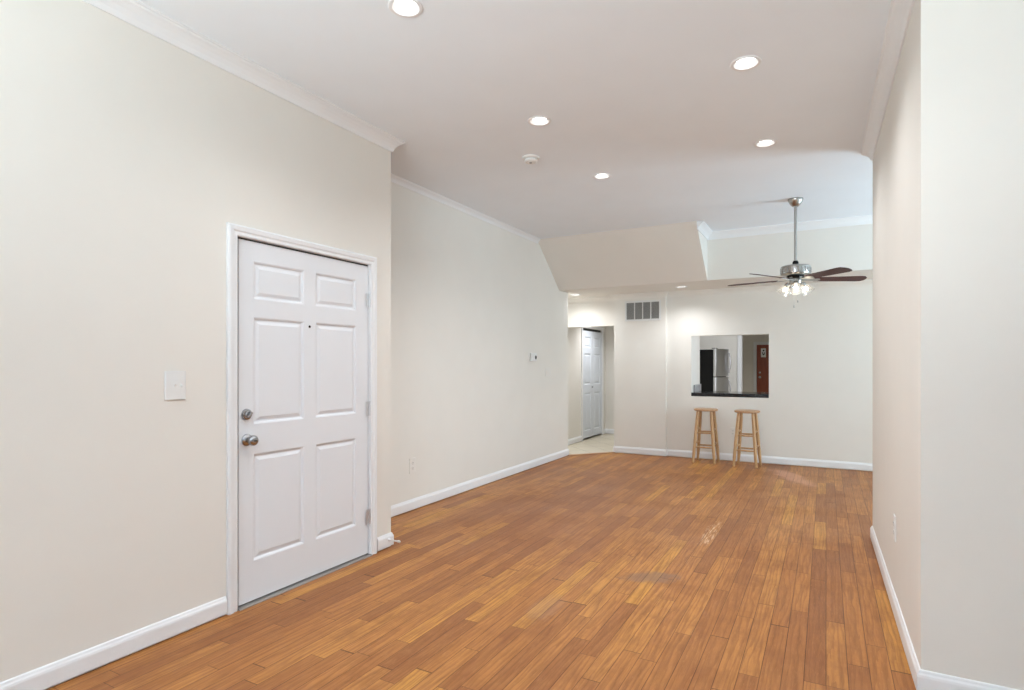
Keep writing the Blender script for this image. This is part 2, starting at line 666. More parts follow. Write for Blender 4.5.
def window(axis, at, thick, h0, h1, z0, z1):
    WN[0] += 1
    root = thing('window_%d' % WN[0], 'white double-hung window %s' % ('in the wall behind the camera' if axis == 'y' else 'in the right-hand wall'), 'window')
    root['kind'] = 'structure'
    t0, t1 = at + thick * 0.35, at + thick * 0.65
    t0, t1 = min(t0, t1), max(t0, t1)

    def b(bm, u0, u1, za, zb, s0, s1):
        if axis == 'y':
            box(bm, u0, u1, s0, s1, za, zb)
        else:
            box(bm, s0, s1, u0, u1, za, zb)
    bm = BM()
    fw = 0.05
    b(bm, h0, h0 + fw, z0, z1, t0, t1)
    b(bm, h1 - fw, h1, z0, z1, t0, t1)
    b(bm, h0 + fw, h1 - fw, z0, z0 + fw, t0, t1)
    b(bm, h0 + fw, h1 - fw, z1 - fw, z1, t0, t1)
    zm = (z0 + z1) / 2
    b(bm, h0 + fw, h1 - fw, zm - 0.025, zm + 0.025, t0, t1)
    obj('window_frame', bm, M['trim'], root, 0.003)
    bm = BM()
    tm = (t0 + t1) / 2
    b(bm, h0 + fw, h1 - fw, z0 + fw, zm - 0.025, tm - 0.002, tm + 0.002)
    b(bm, h0 + fw, h1 - fw, zm + 0.025, z1 - fw, tm - 0.002, tm + 0.002)
    obj('window_pane', bm, M['glass'], root)


window_wall('y', YS, -0.15, -3.9, XE + 0.15, [(-1.75, 0.05, 0.55, 2.35), (0.75, 2.55, 0.55, 2.35)], 'wall_front', 'off-white window wall behind the camera')
window('y', YS, -0.15, -1.75, 0.05, 0.55, 2.35)
window('y', YS, -0.15, 0.75, 2.55, 0.55, 2.35)
window_wall('x', XE, 0.15, YS, YR0, [(-0.7, 1.1, 0.55, 2.35)], 'wall_right_near', 'off-white side wall to the right of the camera')
window('x', XE, 0.15, -0.7, 1.1, 0.55, 2.35)
window_wall('x', XE, 0.15, YR1, YB + 0.14, [(5.7, 7.3, 0.5, 2.3)], 'wall_right_far', 'off-white side wall of the dining end')
window('x', XE, 0.15, 5.7, 7.3, 0.5, 2.3)

# ------------------------------------------------------------------ ceilings
LIGHTS = [(-1.70, 2.09), (-0.385, 3.37), (-1.70, 3.50), (-1.715, 4.78), (-0.395, 4.655)]
LIGHTS_HIDDEN = [(-0.385, 2.02)]
LOW = [(-3.31, 8.05), (-1.72, 7.93)]


def drill(o, pts, z, r=0.066, deep=0.06):
    """cut round lamp holes into a ceiling"""
    bm = BM()
    for x, y in pts:
        lathe(bm, [(0, z - 0.05), (r, z - 0.05), (r, z + deep), (0, z + deep)], 40, Matrix.Translation((x, y, 0)))
    bmesh.ops.recalc_face_normals(bm, faces=bm.faces)
    me = bpy.data.meshes.new('cut')
    bm.to_mesh(me)
    bm.free()
    c = bpy.data.objects.new('cut', me)
    COL.objects.link(c)
    md = o.modifiers.new('holes', 'BOOLEAN')
    md.operation = 'DIFFERENCE'
    md.solver = 'EXACT'
    md.object = c
    bpy.context.view_layer.update()
    ev = o.evaluated_get(bpy.context.evaluated_depsgraph_get())
    new = bpy.data.meshes.new_from_object(ev)
    o.modifiers.clear()
    o.data = new
    bpy.data.objects.remove(c)


bm = BM()
box(bm, -3.9, XE + 0.1, YS, YK + 1.2, ZC, ZC + 0.15)
ceil = struct('ceiling', bm, M['ceil'], 'flat pale grey-white ceiling with recessed lights', 'ceiling')
drill(ceil, LIGHTS + LIGHTS_HIDDEN, ZC)

# dropped ceiling: sloped underside at the left, straight bulkhead at the right
SX = -1.305
bm = BM()
prism(bm, [(6.79, ZC), (YK, ZD), (YL, ZD), (YL, ZC)], 'x', XF, SX)
sof = struct('ceiling_slope', bm, M['wall'], 'tan-shaded sloping soffit under the upper stairs at the back left', 'soffit')
bm = BM()
box(bm, SX, XE + 0.1, YK, YB + 0.14, ZD, ZC)
struct('ceiling_bulkhead', bm, M['wall'], 'off-white bulkhead dropping below the ceiling in front of the back wall', 'bulkhead')
bm = BM()
prism(bm, [(-4.0, YL), (SX, YL), (SX, YB + 0.14), (VX0, YB + 0.14), (VX0, 10.8), (-4.0, 10.8)], 'z', ZD, ZD + 0.2)
lowc = struct('ceiling_hall', bm, M['wall'], 'low flat ceiling over the hallway opening and grille wall', 'ceiling')
drill(lowc, LOW, ZD)
bm = BM()
box(bm, -3.3, 0.6, YB + 0.14, KE + 0.2, 2.45, 2.6)
struct('ceiling_kitchen', bm, M['ceil'], 'kitchen ceiling', 'ceiling')

# ------------------------------------------------------------------ kitchen shell beyond the pass-through
bm = BM()
box(bm, VX1, PX0, YB + 0.14, 9.10, 0, 2.45)
struct('wall_kitchen_stub', bm, M['wall'], 'off-white kitchen wall return beside the counter', 'wall')
bm = BM()
box(bm, -3.4, -3.0, 10.72, KE, 0, 2.45)
struct('wall_kitchen_left', bm, M['wall'], 'kitchen wall behind the fridge', 'wall')
bm = BM()
box(bm, 0.45, 0.6, YB + 0.14, KE, 0, 2.45)
struct('wall_kitchen_right', bm, M['wall'], 'right wall of the kitchen', 'wall')
bm = BM()
box(bm, -3.0, -1.77, KW, KW + 0.12, 0, 2.45)
box(bm, -0.60, 0.45, KW, KW + 0.12, 0, 2.45)
box(bm, -1.77, -0.60, KW, KW + 0.12, 2.2, 2.45)
struct('wall_kitchen_back', bm, M['wall'], 'kitchen back wall behind the fridge, with a wide doorway', 'wall')
bm = BM()
box(bm, -1.775, -1.685, KW - 0.02, KW + 0.14, 0, 2.2)
struct('trim_2', bm, M['trim'], 'white vertical doorway casing at the end of the kitchen wall', 'trim', bevel=0.004)
bm = BM()
box(bm, -3.0, 0.45, KE, KE + 0.12, 0, 2.45)
struct('wall_far_end', bm, M['wall'], 'far end wall around the brown door', 'wall')

# ------------------------------------------------------------------ mouldings
CROWN = [(0, -0.085), (0.008, -0.085), (0.012, -0.078), (0.018, -0.062), (0.032, -0.042), (0.050, -0.026), (0.062, -0.019),
         (0.066, -0.012), (0.074, -0.010), (0.074, 0), (0, 0)]
def scaled(p, s, dz):
    return [(o * s, u * s + dz) for o, u in p]
BASE = [(0, 0.012), (0.015, 0.012), (0.015, 0.074), (0.013, 0.083), (0.009, 0.090), (0.007, 0.097), (0.004, 0.101), (0, 0.101)]


def moulding(name, path, prof, side, label, cat, mat='trim'):
    bm = BM()
    sweep(bm, path, prof, side)
    return struct(name, bm, M[mat], label, cat)


C1 = scaled(CROWN, 1.0, ZC)
moulding('trim_3', [(XN, YS), (XN, YJ), (XF, YJ)], C1, -1, 'white crown moulding along the near left wall', 'crown moulding')
moulding('trim_4', [(XF, YJ + 0.08), (XF, 6.80)], scaled(CROWN, 0.62, ZC), -1, 'thin white crown moulding along the far left wall', 'crown moulding')
moulding('trim_5', [(SX, 6.83), (SX, YK), (XE, YK)], C1, -1, 'white crown moulding around the bulkhead', 'crown moulding')
moulding('trim_6', [(XE, YR0), (XR, YR0), (XR1, YR1), (XE, YR1)], C1, 1, 'white crown moulding around the right wall block', 'crown moulding')
moulding('trim_7', [(XH, YHD), (VX0, YHD), (VX0, YV), (VX1, YV), (VX1, YB), (XE, YB)], scaled(CROWN, 0.85, ZD), -1,
         'wall-coloured crown moulding under the dropped ceiling', 'crown moulding', 'wall')

moulding('baseboard_left_near', [(XN, YS), (XN, 1.955)], BASE, -1, 'white baseboard left of the entry door', 'baseboard')
moulding('baseboard_left', [(XN, 3.128), (XN, YJ), (XF, YJ), (XF, YL), (XH, YL), (XH, BF0 - 0.02)], BASE, -1,
         'white baseboard along the far left wall', 'baseboard')
moulding('baseboard_hall', [(XH, BF1 + 0.02), (XH, 10.62), (VX0, 10.62)], BASE, -1, 'white baseboard at the end of the hallway', 'baseboard')
moulding('baseboard_back', [(VX0 - 0.055, YHD), (VX0, YHD), (VX0, YV), (VX1, YV), (VX1, YB), (XE, YB)], BASE, -1,
         'white baseboard along the back wall behind the stools', 'baseboard')
moulding('baseboard_right', [(XE, YR0), (XR, YR0), (XR1, YR1), (XE, YR1)], BASE, 1, 'white baseboard around the right wall block', 'baseboard')


# ------------------------------------------------------------------ panelled doors
def slab(bm, W, H, T, panels, groove=0.010, mo=0.022, field=0.018):
    """door leaf: x 0..W, z 0..H, front face at y=0 looking to -y, thickness T; panels [(x0,x1,z0,z1)]"""
    xs = sorted({0, W} | {round(p[0], 4) for p in panels} | {round(p[1], 4) for p in panels})
    zs = sorted({0, H} | {round(p[2], 4) for p in panels} | {round(p[3], 4) for p in panels})
    V = {}

    def v(x, y, z):
        k = (round(x, 5), round(y, 5), round(z, 5))
        if k not in V:
            V[k] = bm.verts.new(k)
        return V[k]

    def quad(r, y):
        return [v(r[0], y, r[2]), v(r[1], y, r[2]), v(r[1], y, r[3]), v(r[0], y, r[3])]
    for i in range(len(xs) - 1):
        for j in range(len(zs) - 1):
            c = (xs[i] + xs[i + 1]) / 2, (zs[j] + zs[j + 1]) / 2
            if any(p[0] < c[0] < p[1] and p[2] < c[1] < p[3] for p in panels):
                continue
            bm.faces.new([v(xs[i], 0, zs[j]), v(xs[i + 1], 0, zs[j]), v(xs[i + 1], 0, zs[j + 1]), v(xs[i], 0, zs[j + 1])])
    for p in panels:
        p = tuple(round(q, 4) for q in p)
        levels = [(0, 0), (mo * 0.35, groove * 0.35), (mo * 0.6, groove), (mo, groove), (mo + field, groove * 0.3)]
        rs = [quad((p[0] + o, p[1] - o, p[2] + o, p[3] - o), y) for o, y in levels]
        for A, B in zip(rs, rs[1:]):
            for k in range(4):
                bm.faces.new((A[k], A[(k + 1) % 4], B[(k + 1) % 4], B[k]))
        bm.faces.new(rs[-1])
    # back and sides
    bk = {}
    B = [bm.verts.new(q) for q in ((0, T, 0), (W, T, 0), (W, T, H), (0, T, H))]
    bm.faces.new((B[3], B[2], B[1], B[0]))
    bot = [v(x, 0, 0) for x in xs]
    top = [v(x, 0, H) for x in xs]
    lef = [v(0, 0, z) for z in zs]
    rig = [v(W, 0, z) for z in zs]
    bm.faces.new(bot[::-1] + [B[0], B[1]])
    bm.faces.new(top + [B[2], B[3]])
    bm.faces.new(lef + [B[3], B[0]])
    bm.faces.new(rig[::-1] + [B[1], B[2]])


# entry door (local x runs along world +Y, front looks to world +X)
RZ = Matrix.Rotation(R90, 4, 'Z')
DW, DH = 1.009, 2.006
dx = 2.040
pans = []
for c0, c1 in ((2.132, 2.490), (2.580, 2.936)):
    for z0, z1 in ((0.232, 0.832), (0.998, 1.598), (1.700, 1.912)):
        pans.append((c0 - dx, c1 - dx, z0 - 0.014, z1 - 0.014))
bm = BM()
slab(bm, DW, DH, 0.044, pans)
bmesh.ops.transform(bm, matrix=RZ, verts=bm.verts)
door = struct('door_1', bm, M['door'], 'white six-panel entry door with deadbolt and knob in the left wall', 'door')
door.location = (XN - 0.010, dx, 0.014)


def dl(x, y, z):
    return (x - door.location.x, y - door.location.y, z - door.location.z)


bm = BM()
CAS = [(0, 0), (0, 0.010), (0.006, 0.014), (0.022, 0.013), (0.030, 0.018), (0.050, 0.020), (0.056, 0.016), (0.060, 0.012), (0.060, 0)]
sweep(bm, [(DY0 + 0.004, 0.0), (DY0 + 0.004, DZ1 - 0.004), (DY1 - 0.004, DZ1 - 0.004), (DY1 - 0.004, 0.0)], CAS, 1,
      mp=lambda a, b, c: dl(XN + c, a, b))
# jamb lining the opening
def jb(bm, y0, y1, z0, z1):
    p, q = dl(XN - 0.088, y0, z0), dl(XN + 0.002, y1, z1)
    box(bm, p[0], q[0], p[1], q[1], p[2], q[2])
jb(bm, DY0, DY0 + 0.006, 0, DZ1)
jb(bm, DY1 - 0.008, DY1, 0, DZ1)
jb(bm, DY0 + 0.006, DY1 - 0.008, DZ1 - 0.004, DZ1)
obj('door_frame', bm, M['trim'], door)
bm = BM()
for (y0, y1, z0, z1) in ((DY0 + 0.006, dx + 0.0005, 0.012, DZ1 - 0.004), (dx + 0.0005, DY1 - 0.008, 0.014 + DH - 0.0005, DZ1 - 0.004)):
    p, q = dl(XN - 0.05, y0, z0), dl(XN - 0.016, y1, z1)
    box(bm, p[0], q[0], p[1], q[1], p[2], q[2])
t = obj('door_seal', bm, M['slot'], door)
t['label'] = 'dark weather seal in the gap'
bm = BM()
p, q = dl(XN - 0.09, DY0 + 0.006, 0.0), dl(XN + 0.028, DY1 - 0.008, 0.009)
prism(bm, [(p[0], p[2]), (q[0], p[2]), (q[0], p[2] + 0.003), (q[0] - 0.012, q[2]), (p[0], q[2])], 'y', p[1], q[1])
t = obj('door_threshold', bm, M['alu'], door)
t['label'] = 'worn grey metal threshold strip'
RX = Matrix.Rotation(R90, 4, 'Y')      # local z -> world x


def on_door(y, z):
    return Matrix.Translation((0.0, y - door.location.y, z - door.location.z)) @ RX


bm = BM()
lathe(bm, [(0, 0), (0.031, 0), (0.031, 0.006), (0.028, 0.012), (0.021, 0.014), (0.019, 0.022), (0.016, 0.025), (0, 0.025)], 32, on_door(2.087, 1.057))
db = obj('deadbolt', bm, M['chrome'], door, smooth=True)
bm = BM()
box(bm, -0.006, 0.006, -0.017, 0.017, 0.025, 0.040, on_door(2.087, 1.057) @ Matrix.Rotation(0.9, 4, 'Z'))
obj('thumb_turn', bm, M['chrome'], db, 0.003)
bm = BM()
lathe(bm, [(0, 0), (0.033, 0), (0.033, 0.006), (0.028, 0.012), (0.014, 0.016), (0.012, 0.028), (0.018, 0.034), (0.026, 0.042),
           (0.029, 0.052), (0.028, 0.062), (0.022, 0.070), (0.012, 0.073), (0, 0.073)], 32, on_door(2.090, 0.915))
kb = obj('door_knob', bm, M['chrome'], door, smooth=True)
bm = BM()
box(bm, -0.003, 0.003, -0.008, 0.008, 0.0725, 0.077, on_door(2.090, 0.915))
obj('lock_button', bm, M['blackmetal'], kb, 0.001)
bm = BM()
lathe(bm, [(0, 0), (0.008, 0), (0.008, 0.002), (0.005, 0.003), (0, 0.003)], 20, on_door(2.532, 1.568))
obj('peephole', bm, M['blackmetal'], door, smooth=True)
for zc in (1.783, 1.024, 0.270):
    bm = BM()
    q = dl(XN + 0.004, 3.056, zc)
    for k in range(5):
        rod(bm, (q[0], q[1], q[2] - 0.05 + k * 0.02 + 0.0006), (q[0], q[1], q[2] - 0.05 + (k + 1) * 0.02 - 0.0006), 0.0062)
    lathe(bm, [(0, 0), (0.005, 0), (0.005, 0.004), (0, 0.006)], 12, Matrix.Translation((q[0], q[1], q[2] + 0.05)))
    box(bm, q[0] - 0.009, q[0] - 0.0055, q[1] - 0.030, q[1] + 0.004, q[2] - 0.05, q[2] + 0.05)
    obj('hinge', bm, M['hinge'], door, smooth=True)

# closet bifold in the hallway
bm = BM()
box(bm, XH - 0.05, XH - 0.02, BF0, BF1, BFZ - 0.035, BFZ)
root = struct('door_2', bm, M['blackmetal'], 'cool-white folding closet door in the hallway', 'door')
lw = (BF1 - BF0) / 2 - 0.006
for k in range(2):
    bm = BM()
    pp = [(0.09, lw - 0.09, 0.12, 0.80), (0.09, lw - 0.09, 0.94, 1.50), (0.09, lw - 0.09, 1.60, 1.80)]
    slab(bm, lw, 1.90, 0.032, pp, 0.012, 0.03, 0.02)
    bmesh.ops.transform(bm, matrix=Matrix.Translation((XH + 0.004, BF0 + 0.004 + k * (lw + 0.004), 0.038)) @ RZ, verts=bm.verts)
    leaf = obj('door_leaf', bm, M['bifold'], root)
    if k == 0:
        bm = BM()
        lathe(bm, [(0, 0), (0.008, 0), (0.008, 0.012), (0.017, 0.018), (0.017, 0.026), (0, 0.03)], 20,
              Matrix.Translation((XH + 0.004, BF0 + 0.004 + lw - 0.05, 0.93)) @ RX)
        obj('door_knob', bm, M['chrome'], leaf, smooth=True)
bm = BM()
sweep(bm, [(BF0, 0.0), (BF0, BFZ), (BF1, BFZ), (BF1, 0.0)], CAS, 1, mp=lambda a, b, c: (XH + c, a, b))
obj('door_frame', bm, M['trim'], root)

# far brown door
BX0 = -1.850
bm = BM()
slab(bm, 0.86, 1.93, 0.04, [], 0)
bmesh.ops.transform(bm, matrix=Matrix.Translation((BX0, KE - 0.045, 0.01)), verts=bm.verts)
root = struct('door_3', bm, M['browndoor'], 'reddish-brown door seen far away through the pass-through', 'door')
bm = BM()
sweep(bm, [(BX0 - 0.01, 0), (BX0 - 0.01, 1.95), (BX0 + 0.87, 1.95), (BX0 + 0.87, 0)], [(0, 0), (0, 0.05), (0.085, 0.05), (0.085, 0)], 1,
      mp=lambda a, b, c: (a, KE - c, b))
obj('door_frame', bm, M['trim'], root)
for nm, z, r in (('door_knob', 0.96, 0.035), ('deadbolt', 1.10, 0.028)):
    bm = BM()
    lathe(bm, [(0, 0), (r, 0), (r, 0.008), (r * 0.4, 0.014), (r * 0.4, 0.03), (r * 0.9, 0.04), (r * 0.9, 0.055), (0, 0.062)], 24,
          Matrix.Translation((BX0 + 0.085, KE - 0.045, z)) @ Matrix.Rotation(R90, 4, 'X'))
    obj(nm, bm, M['nickel'], root, smooth=True)
bm = BM()
box(bm, -0.07, 0.07, -0.008, 0, -0.135, 0.135)
sign = thing('wall_sign', 'small white sign with two dark marks hung on the brown door', 'sign', (-1.665, KE - 0.0455, 1.70))
obj('plate', bm, M['placard'], sign, 0.004)
bm = BM()
RXM = Matrix.Rotation(R90, 4, 'X')
lathe(bm, [(0, 0.008), (0.024, 0.008), (0.024, 0.011), (0, 0.011)], 20, Matrix.Translation((0.004, 0, 0.07)) @ RXM)
prism(bm, [(-0.034, 0.02), (-0.028, -0.045), (0.006, -0.075), (0.034, -0.050), (0.040, 0.012), (0.020, 0.012), (0.014, -0.032), (-0.006, -0.040), (-0.014, 0.02)], 'y', -0.011, -0.008)
obj('lettering', bm, M['slot'], sign)

# ------------------------------------------------------------------ recessed lights
def downlight_parts(root):
    bm = BM()
    lathe(bm, [(0.060, 0.001), (0.062, -0.004), (0.072, -0.006), (0.078, -0.004), (0.080, 0.0), (0.060, 0.001)], 40)
    obj('trim_ring', bm, M['trim'], root, smooth=True)
    bm = BM()
    lathe(bm, [(0.060, 0.0005), (0.064, 0.0005), (0.058, 0.022), (0.048, 0.022), (0.060, 0.0005)], 40)
    obj('baffle', bm, M['baffle'], root, smooth=True)
    bm = BM()
    lathe(bm, [(0, 0.019), (0.046, 0.019), (0.050, 0.022), (0.050, 0.030), (0, 0.030)], 40)
    obj('lens', bm, M['lens'], root, smooth=True)


def lamp(root, key, z=-0.010, r=0.04, cone=146):
    watts, color = power(key)
    l = bpy.data.lights.new('lamp_light', 'SPOT')
    l.shadow_soft_size = r
    l.energy = watts
    l.color = color
    l.spot_size = math.radians(cone)
    l.spot_blend = 0.9
    o = bpy.data.objects.new('lamp_light', l)
    o.location = (0, 0, z)
    o.parent = root
    COL.objects.link(o)


DL = [
    ('lit recessed ceiling light at the top edge of the photo, nearest the entry door', LIGHTS[0], ZC),
    ('lit recessed ceiling light nearest the right wall, larger of the right pair', LIGHTS[1], ZC),
    ('lit recessed ceiling light just in front of the smoke detector', LIGHTS[2], ZC),
    ('lit recessed ceiling light beyond the smoke detector, nearest the sloping soffit', LIGHTS[3], ZC),
    ('lit recessed ceiling light nearest the ceiling fan', LIGHTS[4], ZC),
    ('lit recessed light in the dropped ceiling above the hallway opening', LOW[0], ZD),
    ('lit recessed light in the dropped ceiling right of the return air grille', LOW[1], ZD),
    ('lit recessed ceiling light above and right of the camera', LIGHTS_HIDDEN[0], ZC),
]
first = None
for lab, (x, y), z in DL[:7]:
    if first is None:
        first = thing('recessed_light', lab, 'ceiling light', (x, y, z), group='recessed ceiling lights')
        downlight_parts(first)
        r = first
    else:
        r = dup(first, (x, y, z), lab)
for lab, (x, y), z in DL[7:]:
    dup(first, (x, y, z), lab)
for r in [o for o in COL.objects if o.name.startswith('recessed_light')]:
    low = r.location.z < 2.6
    if low and r.location.x < -3:
        lamp(r, 'lowhall', cone=165)
    else:
        lamp(r, 'low' if low else 'down')

def fill_ceiling_lamp(label, loc, key):  # unseen lamps added to brighten the hallway and kitchen
    t = thing('fill_ceiling_lamp', label, 'ceiling light', loc)
    bm = BM()
    lathe(bm, [(0, 0), (0.15, 0), (0.15, -0.02), (0.14, -0.025), (0, -0.025)], 40)
    obj('base', bm, M['nickel'], t, smooth=True)
    bm = BM()
    lathe(bm, [(0.135, -0.024), (0.13, -0.05), (0.10, -0.085), (0.05, -0.105), (0, -0.11)], 40)
    obj('lamp_shade', bm, M['dome'], t, smooth=True)  # frosted dome of the added fill lamp
    lamp(t, key, -0.14, 0.1)


fill_ceiling_lamp('added round frosted ceiling lamp inside the hallway, out of view', (-3.30, 9.55, ZD), 'hall')
fill_ceiling_lamp('added round frosted ceiling lamp in the kitchen, out of view', (-1.2, 11.3, 2.45), 'kit')
fill_ceiling_lamp('added round frosted ceiling lamp before the brown door, out of view', (-1.2, 16.6, 2.45), 'kitfar')

# ------------------------------------------------------------------ smoke detector
s = thing('smoke_detector', 'round white smoke detector on the ceiling between two recessed lights', 'smoke detector', (-2.06, 4.085, ZC))
bm = BM()
lathe(bm, [(0, 0), (0.068, 0), (0.068, -0.010), (0.062, -0.014), (0, -0.014)], 40)
obj('base', bm, M['plastic'], s, smooth=True)
bm = BM()
lathe(bm, [(0, -0.014), (0.045, -0.014), (0.045, -0.020), (0.052, -0.021), (0.053, -0.030), (0.048, -0.038), (0.040, -0.041), (0.036, -0.039), (0.024, -0.039), (0.020, -0.043), (0, -0.044)], 40)
cv = obj('cover', bm, M['plastic'], s, smooth=True)
bm = BM()
lathe(bm, [(0, -0.045), (0.012, -0.045), (0.011, -0.047), (0, -0.047)], 20, Matrix.Translation((0.0, -0.004, 0.0015)))
obj('test_button', bm, M['grey_slot'], cv, smooth=True)

# ------------------------------------------------------------------ ceiling fan
FX, FY = -0.266, 6.367
fan = thing('ceiling_fan', 'brushed nickel ceiling fan with dark cherry blades and three lit glass shades', 'ceiling fan', (FX, FY, ZC))
bm = BM()
lathe(bm, [(0, 0), (0.070, 0), (0.071, -0.012), (0.064, -0.030), (0.048, -0.055), (0.034, -0.070), (0.028, -0.075), (0, -0.075)], 40)
obj('canopy', bm, M['nickel'], fan, smooth=True)
bm = BM()
rod(bm, (0, 0, -0.07), (0, 0, -0.66), 0.0135, seg=20)
obj('downrod', bm, M['nickel'], fan, smooth=True)
bm = BM()
lathe(bm, [(0, -0.615), (0.020, -0.615), (0.028, -0.630), (0.028, -0.650), (0.036, -0.660), (0, -0.660)], 28)
obj('coupling', bm, M['blackmetal'], fan, smooth=True)
bm = BM()
# fluted motor drum
lathe(bm, [(0, -0.655), (0.06, -0.660), (0.118, -0.664), (0.132, -0.669), (0.137, -0.677), (0.138, -0.684), (0.138, -0.744), (0.135, -0.752), (0.118, -0.760),
           (0.07, -0.764), (0, -0.764)], 60)
mot = obj('motor_housing', bm, M['nickel'], fan, smooth=True)
bm = BM()
for k in range(30):
    a = 2 * math.pi * k / 30
    box(bm, 0.1365, 0.1405, -0.0055, 0.0055, -0.740, -0.690, Matrix.Rotation(a, 4, 'Z'))
obj('fluting', bm, M['chrome'], mot, 0.0015)
bm = BM()
lathe(bm, [(0, -0.760), (0.080, -0.762), (0.082, -0.775), (0.070, -0.792), (0, -0.792)], 36)
obj('flywheel', bm, M['blackmetal'], fan, smooth=True)
bm = BM()
lathe(bm, [(0, -0.790), (0.052, -0.790), (0.056, -0.800), (0.056, -0.835), (0.046, -0.850), (0.030, -0.858), (0, -0.858)], 36)
obj('switch_housing', bm, M['nickel'], fan, smooth=True)
for k in range(5):
    ang = YAW + math.radians(-5 + 72 * k)
    Rm = Matrix.Rotation(ang, 4, 'Z')
    # blade: local x outward, pitched about x. the side nearest the viewer on the right blade is raised
    pitch = Matrix.Translation((0, 0, -0.800)) @ Matrix.Rotation(math.radians(-12), 4, 'X')
    out = [(0.190, -0.052), (0.60, -0.068), (0.635, -0.062), (0.662, -0.030), (0.668, 0.0), (0.662, 0.035), (0.640, 0.064), (0.60, 0.068), (0.190, 0.052), (0.175, 0.03), (0.175, -0.03)]
    bm = BM()
    prism(bm, out, 'z', -0.003, 0.003)
    bmesh.ops.transform(bm, matrix=Rm @ pitch, verts=bm.verts)
    bl = obj('blade', bm, M['blade'], fan, 0.0012)
    bm = BM()
    prism(bm, [(0.05, -0.016), (0.13, -0.014), (0.185, -0.034), (0.215, -0.034), (0.235, 0.0), (0.215, 0.034), (0.185, 0.034), (0.13, 0.014), (0.05, 0.016)], 'z', -0.008, -0.003)
    bmesh.ops.transform(bm, matrix=Rm @ pitch, verts=bm.verts)
    prism(bm, [(0.040, -0.792), (0.078, -0.792), (0.078, -0.772), (0.040, -0.772)], 'y', -0.014, 0.014)
    bmesh.ops.transform(bm, matrix=Rm, verts=bm.verts[-8:])
    obj('blade_iron', bm, M['nickel'], bl, 0.001)
for k in range(3):
    ang = YAW + math.radians(245 + 120 * k)
    Rm = Matrix.Rotation(ang, 4, 'Z')
    p0, p1 = Vector((0.03, 0, -0.838)), Vector((0.075, 0, -0.842))
    dirv = Vector((0.62, 0, -0.78)).normalized()
    mt, _ = along(p1, p1 + dirv)
    bm = BM()
    rod(bm, p0, p1, 0.009)
    lathe(bm, [(0, -0.012), (0.020, -0.012), (0.026, 0.0), (0.026, 0.022), (0.022, 0.026), (0, 0.026)], 24, mt)
    bmesh.ops.transform(bm, matrix=Rm, verts=bm.verts)
    arm = obj('lamp_arm', bm, M['nickel'], fan, smooth=True)
    bm = BM()
    pr = [(0.024, 0.018), (0.030, 0.030), (0.042, 0.048), (0.050, 0.066), (0.054, 0.084), (0.060, 0.098), (0.064, 0.104)]
    lathe(bm, pr + [(r - 0.003, z) for r, z in reversed(pr)] + [pr[0]], 32, mt)
    bmesh.ops.transform(bm, matrix=Rm, verts=bm.verts)
    obj('lamp_shade', bm, M['shade'], arm, smooth=True)
    bm = BM()
    lathe(bm, [(0, 0.024), (0.011, 0.026), (0.012, 0.036), (0.018, 0.050), (0.021, 0.062), (0.018, 0.075), (0.010, 0.083), (0, 0.085)], 24, mt)
    bmesh.ops.transform(bm, matrix=Rm, verts=bm.verts)
    obj('bulb', bm, M['bulb'], arm, smooth=True)
for (x, y, z0, z1) in ((0.022, -0.030, -0.845, -1.035), (-0.012, -0.026, -0.850, -1.085)):
    bm = BM()
    rod(bm, (x, y, z0), (x, y, z1 + 0.03), 0.0014, seg=6)
    for q in range(12):
        lathe(bm, [(0, -0.0024), (0.0024, 0), (0, 0.0024)], 6, Matrix.Translation((x, y, z0 + (z1 + 0.03 - z0) * (q + 0.5) / 12)))
    lathe(bm, [(0, 0.030), (0.0035, 0.028), (0.006, 0.012), (0.006, 0.004), (0, 0)], 14, Matrix.Translation((x, y, z1)))
    obj('pull_chain', bm, M['nickel'], fan, smooth=True)
l = bpy.data.lights.new('fan_light', 'POINT')
l.energy, l.color = power('fan')
l.shadow_soft_size = 0.06
lo = bpy.data.objects.new('fan_light', l)
lo.location = (0, 0, -0.96)
lo.parent = fan
COL.objects.link(lo)

# ------------------------------------------------------------------ return air grille
gx0, gx1, gz0, gz1 = -2.655, -2.115, 1.985, 2.285
g = thing('return_air_grille', 'white return air grille with four louvred openings high on the wall', 'vent', ((gx0 + gx1) / 2, YV, gz0))
W, Hh = gx1 - gx0, gz1 - gz0
bm = BM()
bw = 0.026
box(bm, -W / 2, -W / 2 + bw, -0.010, 0, 0, Hh)
box(bm, W / 2 - bw, W / 2, -0.010, 0, 0, Hh)
box(bm, -W / 2 + bw, W / 2 - bw, -0.010, 0, 0, bw)
box(bm, -W / 2 + bw, W / 2 - bw, -0.010, 0, Hh - bw, Hh)
for k in range(1, 4):
    x = -W / 2 + bw + (W - 2 * bw) * k / 4
    box(bm, x - 0.008, x + 0.008, -0.009, 0, bw, Hh - bw)
obj('frame', bm, M['grille'], g, 0.002)
bm = BM()
for k in range(16):
    z = bw + (Hh - 2 * bw) * (k + 0.5) / 16
    box(bm, -W / 2 + bw, W / 2 - bw, -0.0065, 0.0065, -0.0006, 0.0006, Matrix.Translation((0, -0.005, z)) @ Matrix.Rotation(math.radians(38), 4, 'X'))
lv = obj('louvres', bm, M['louvre'], g)
lv['label'] = 'grey louvre slats'
bm = BM()
box(bm, -W / 2 + bw, W / 2 - bw, -0.0008, -0.0002, bw, Hh - bw)
obj('backing', bm, M['duct'], g)


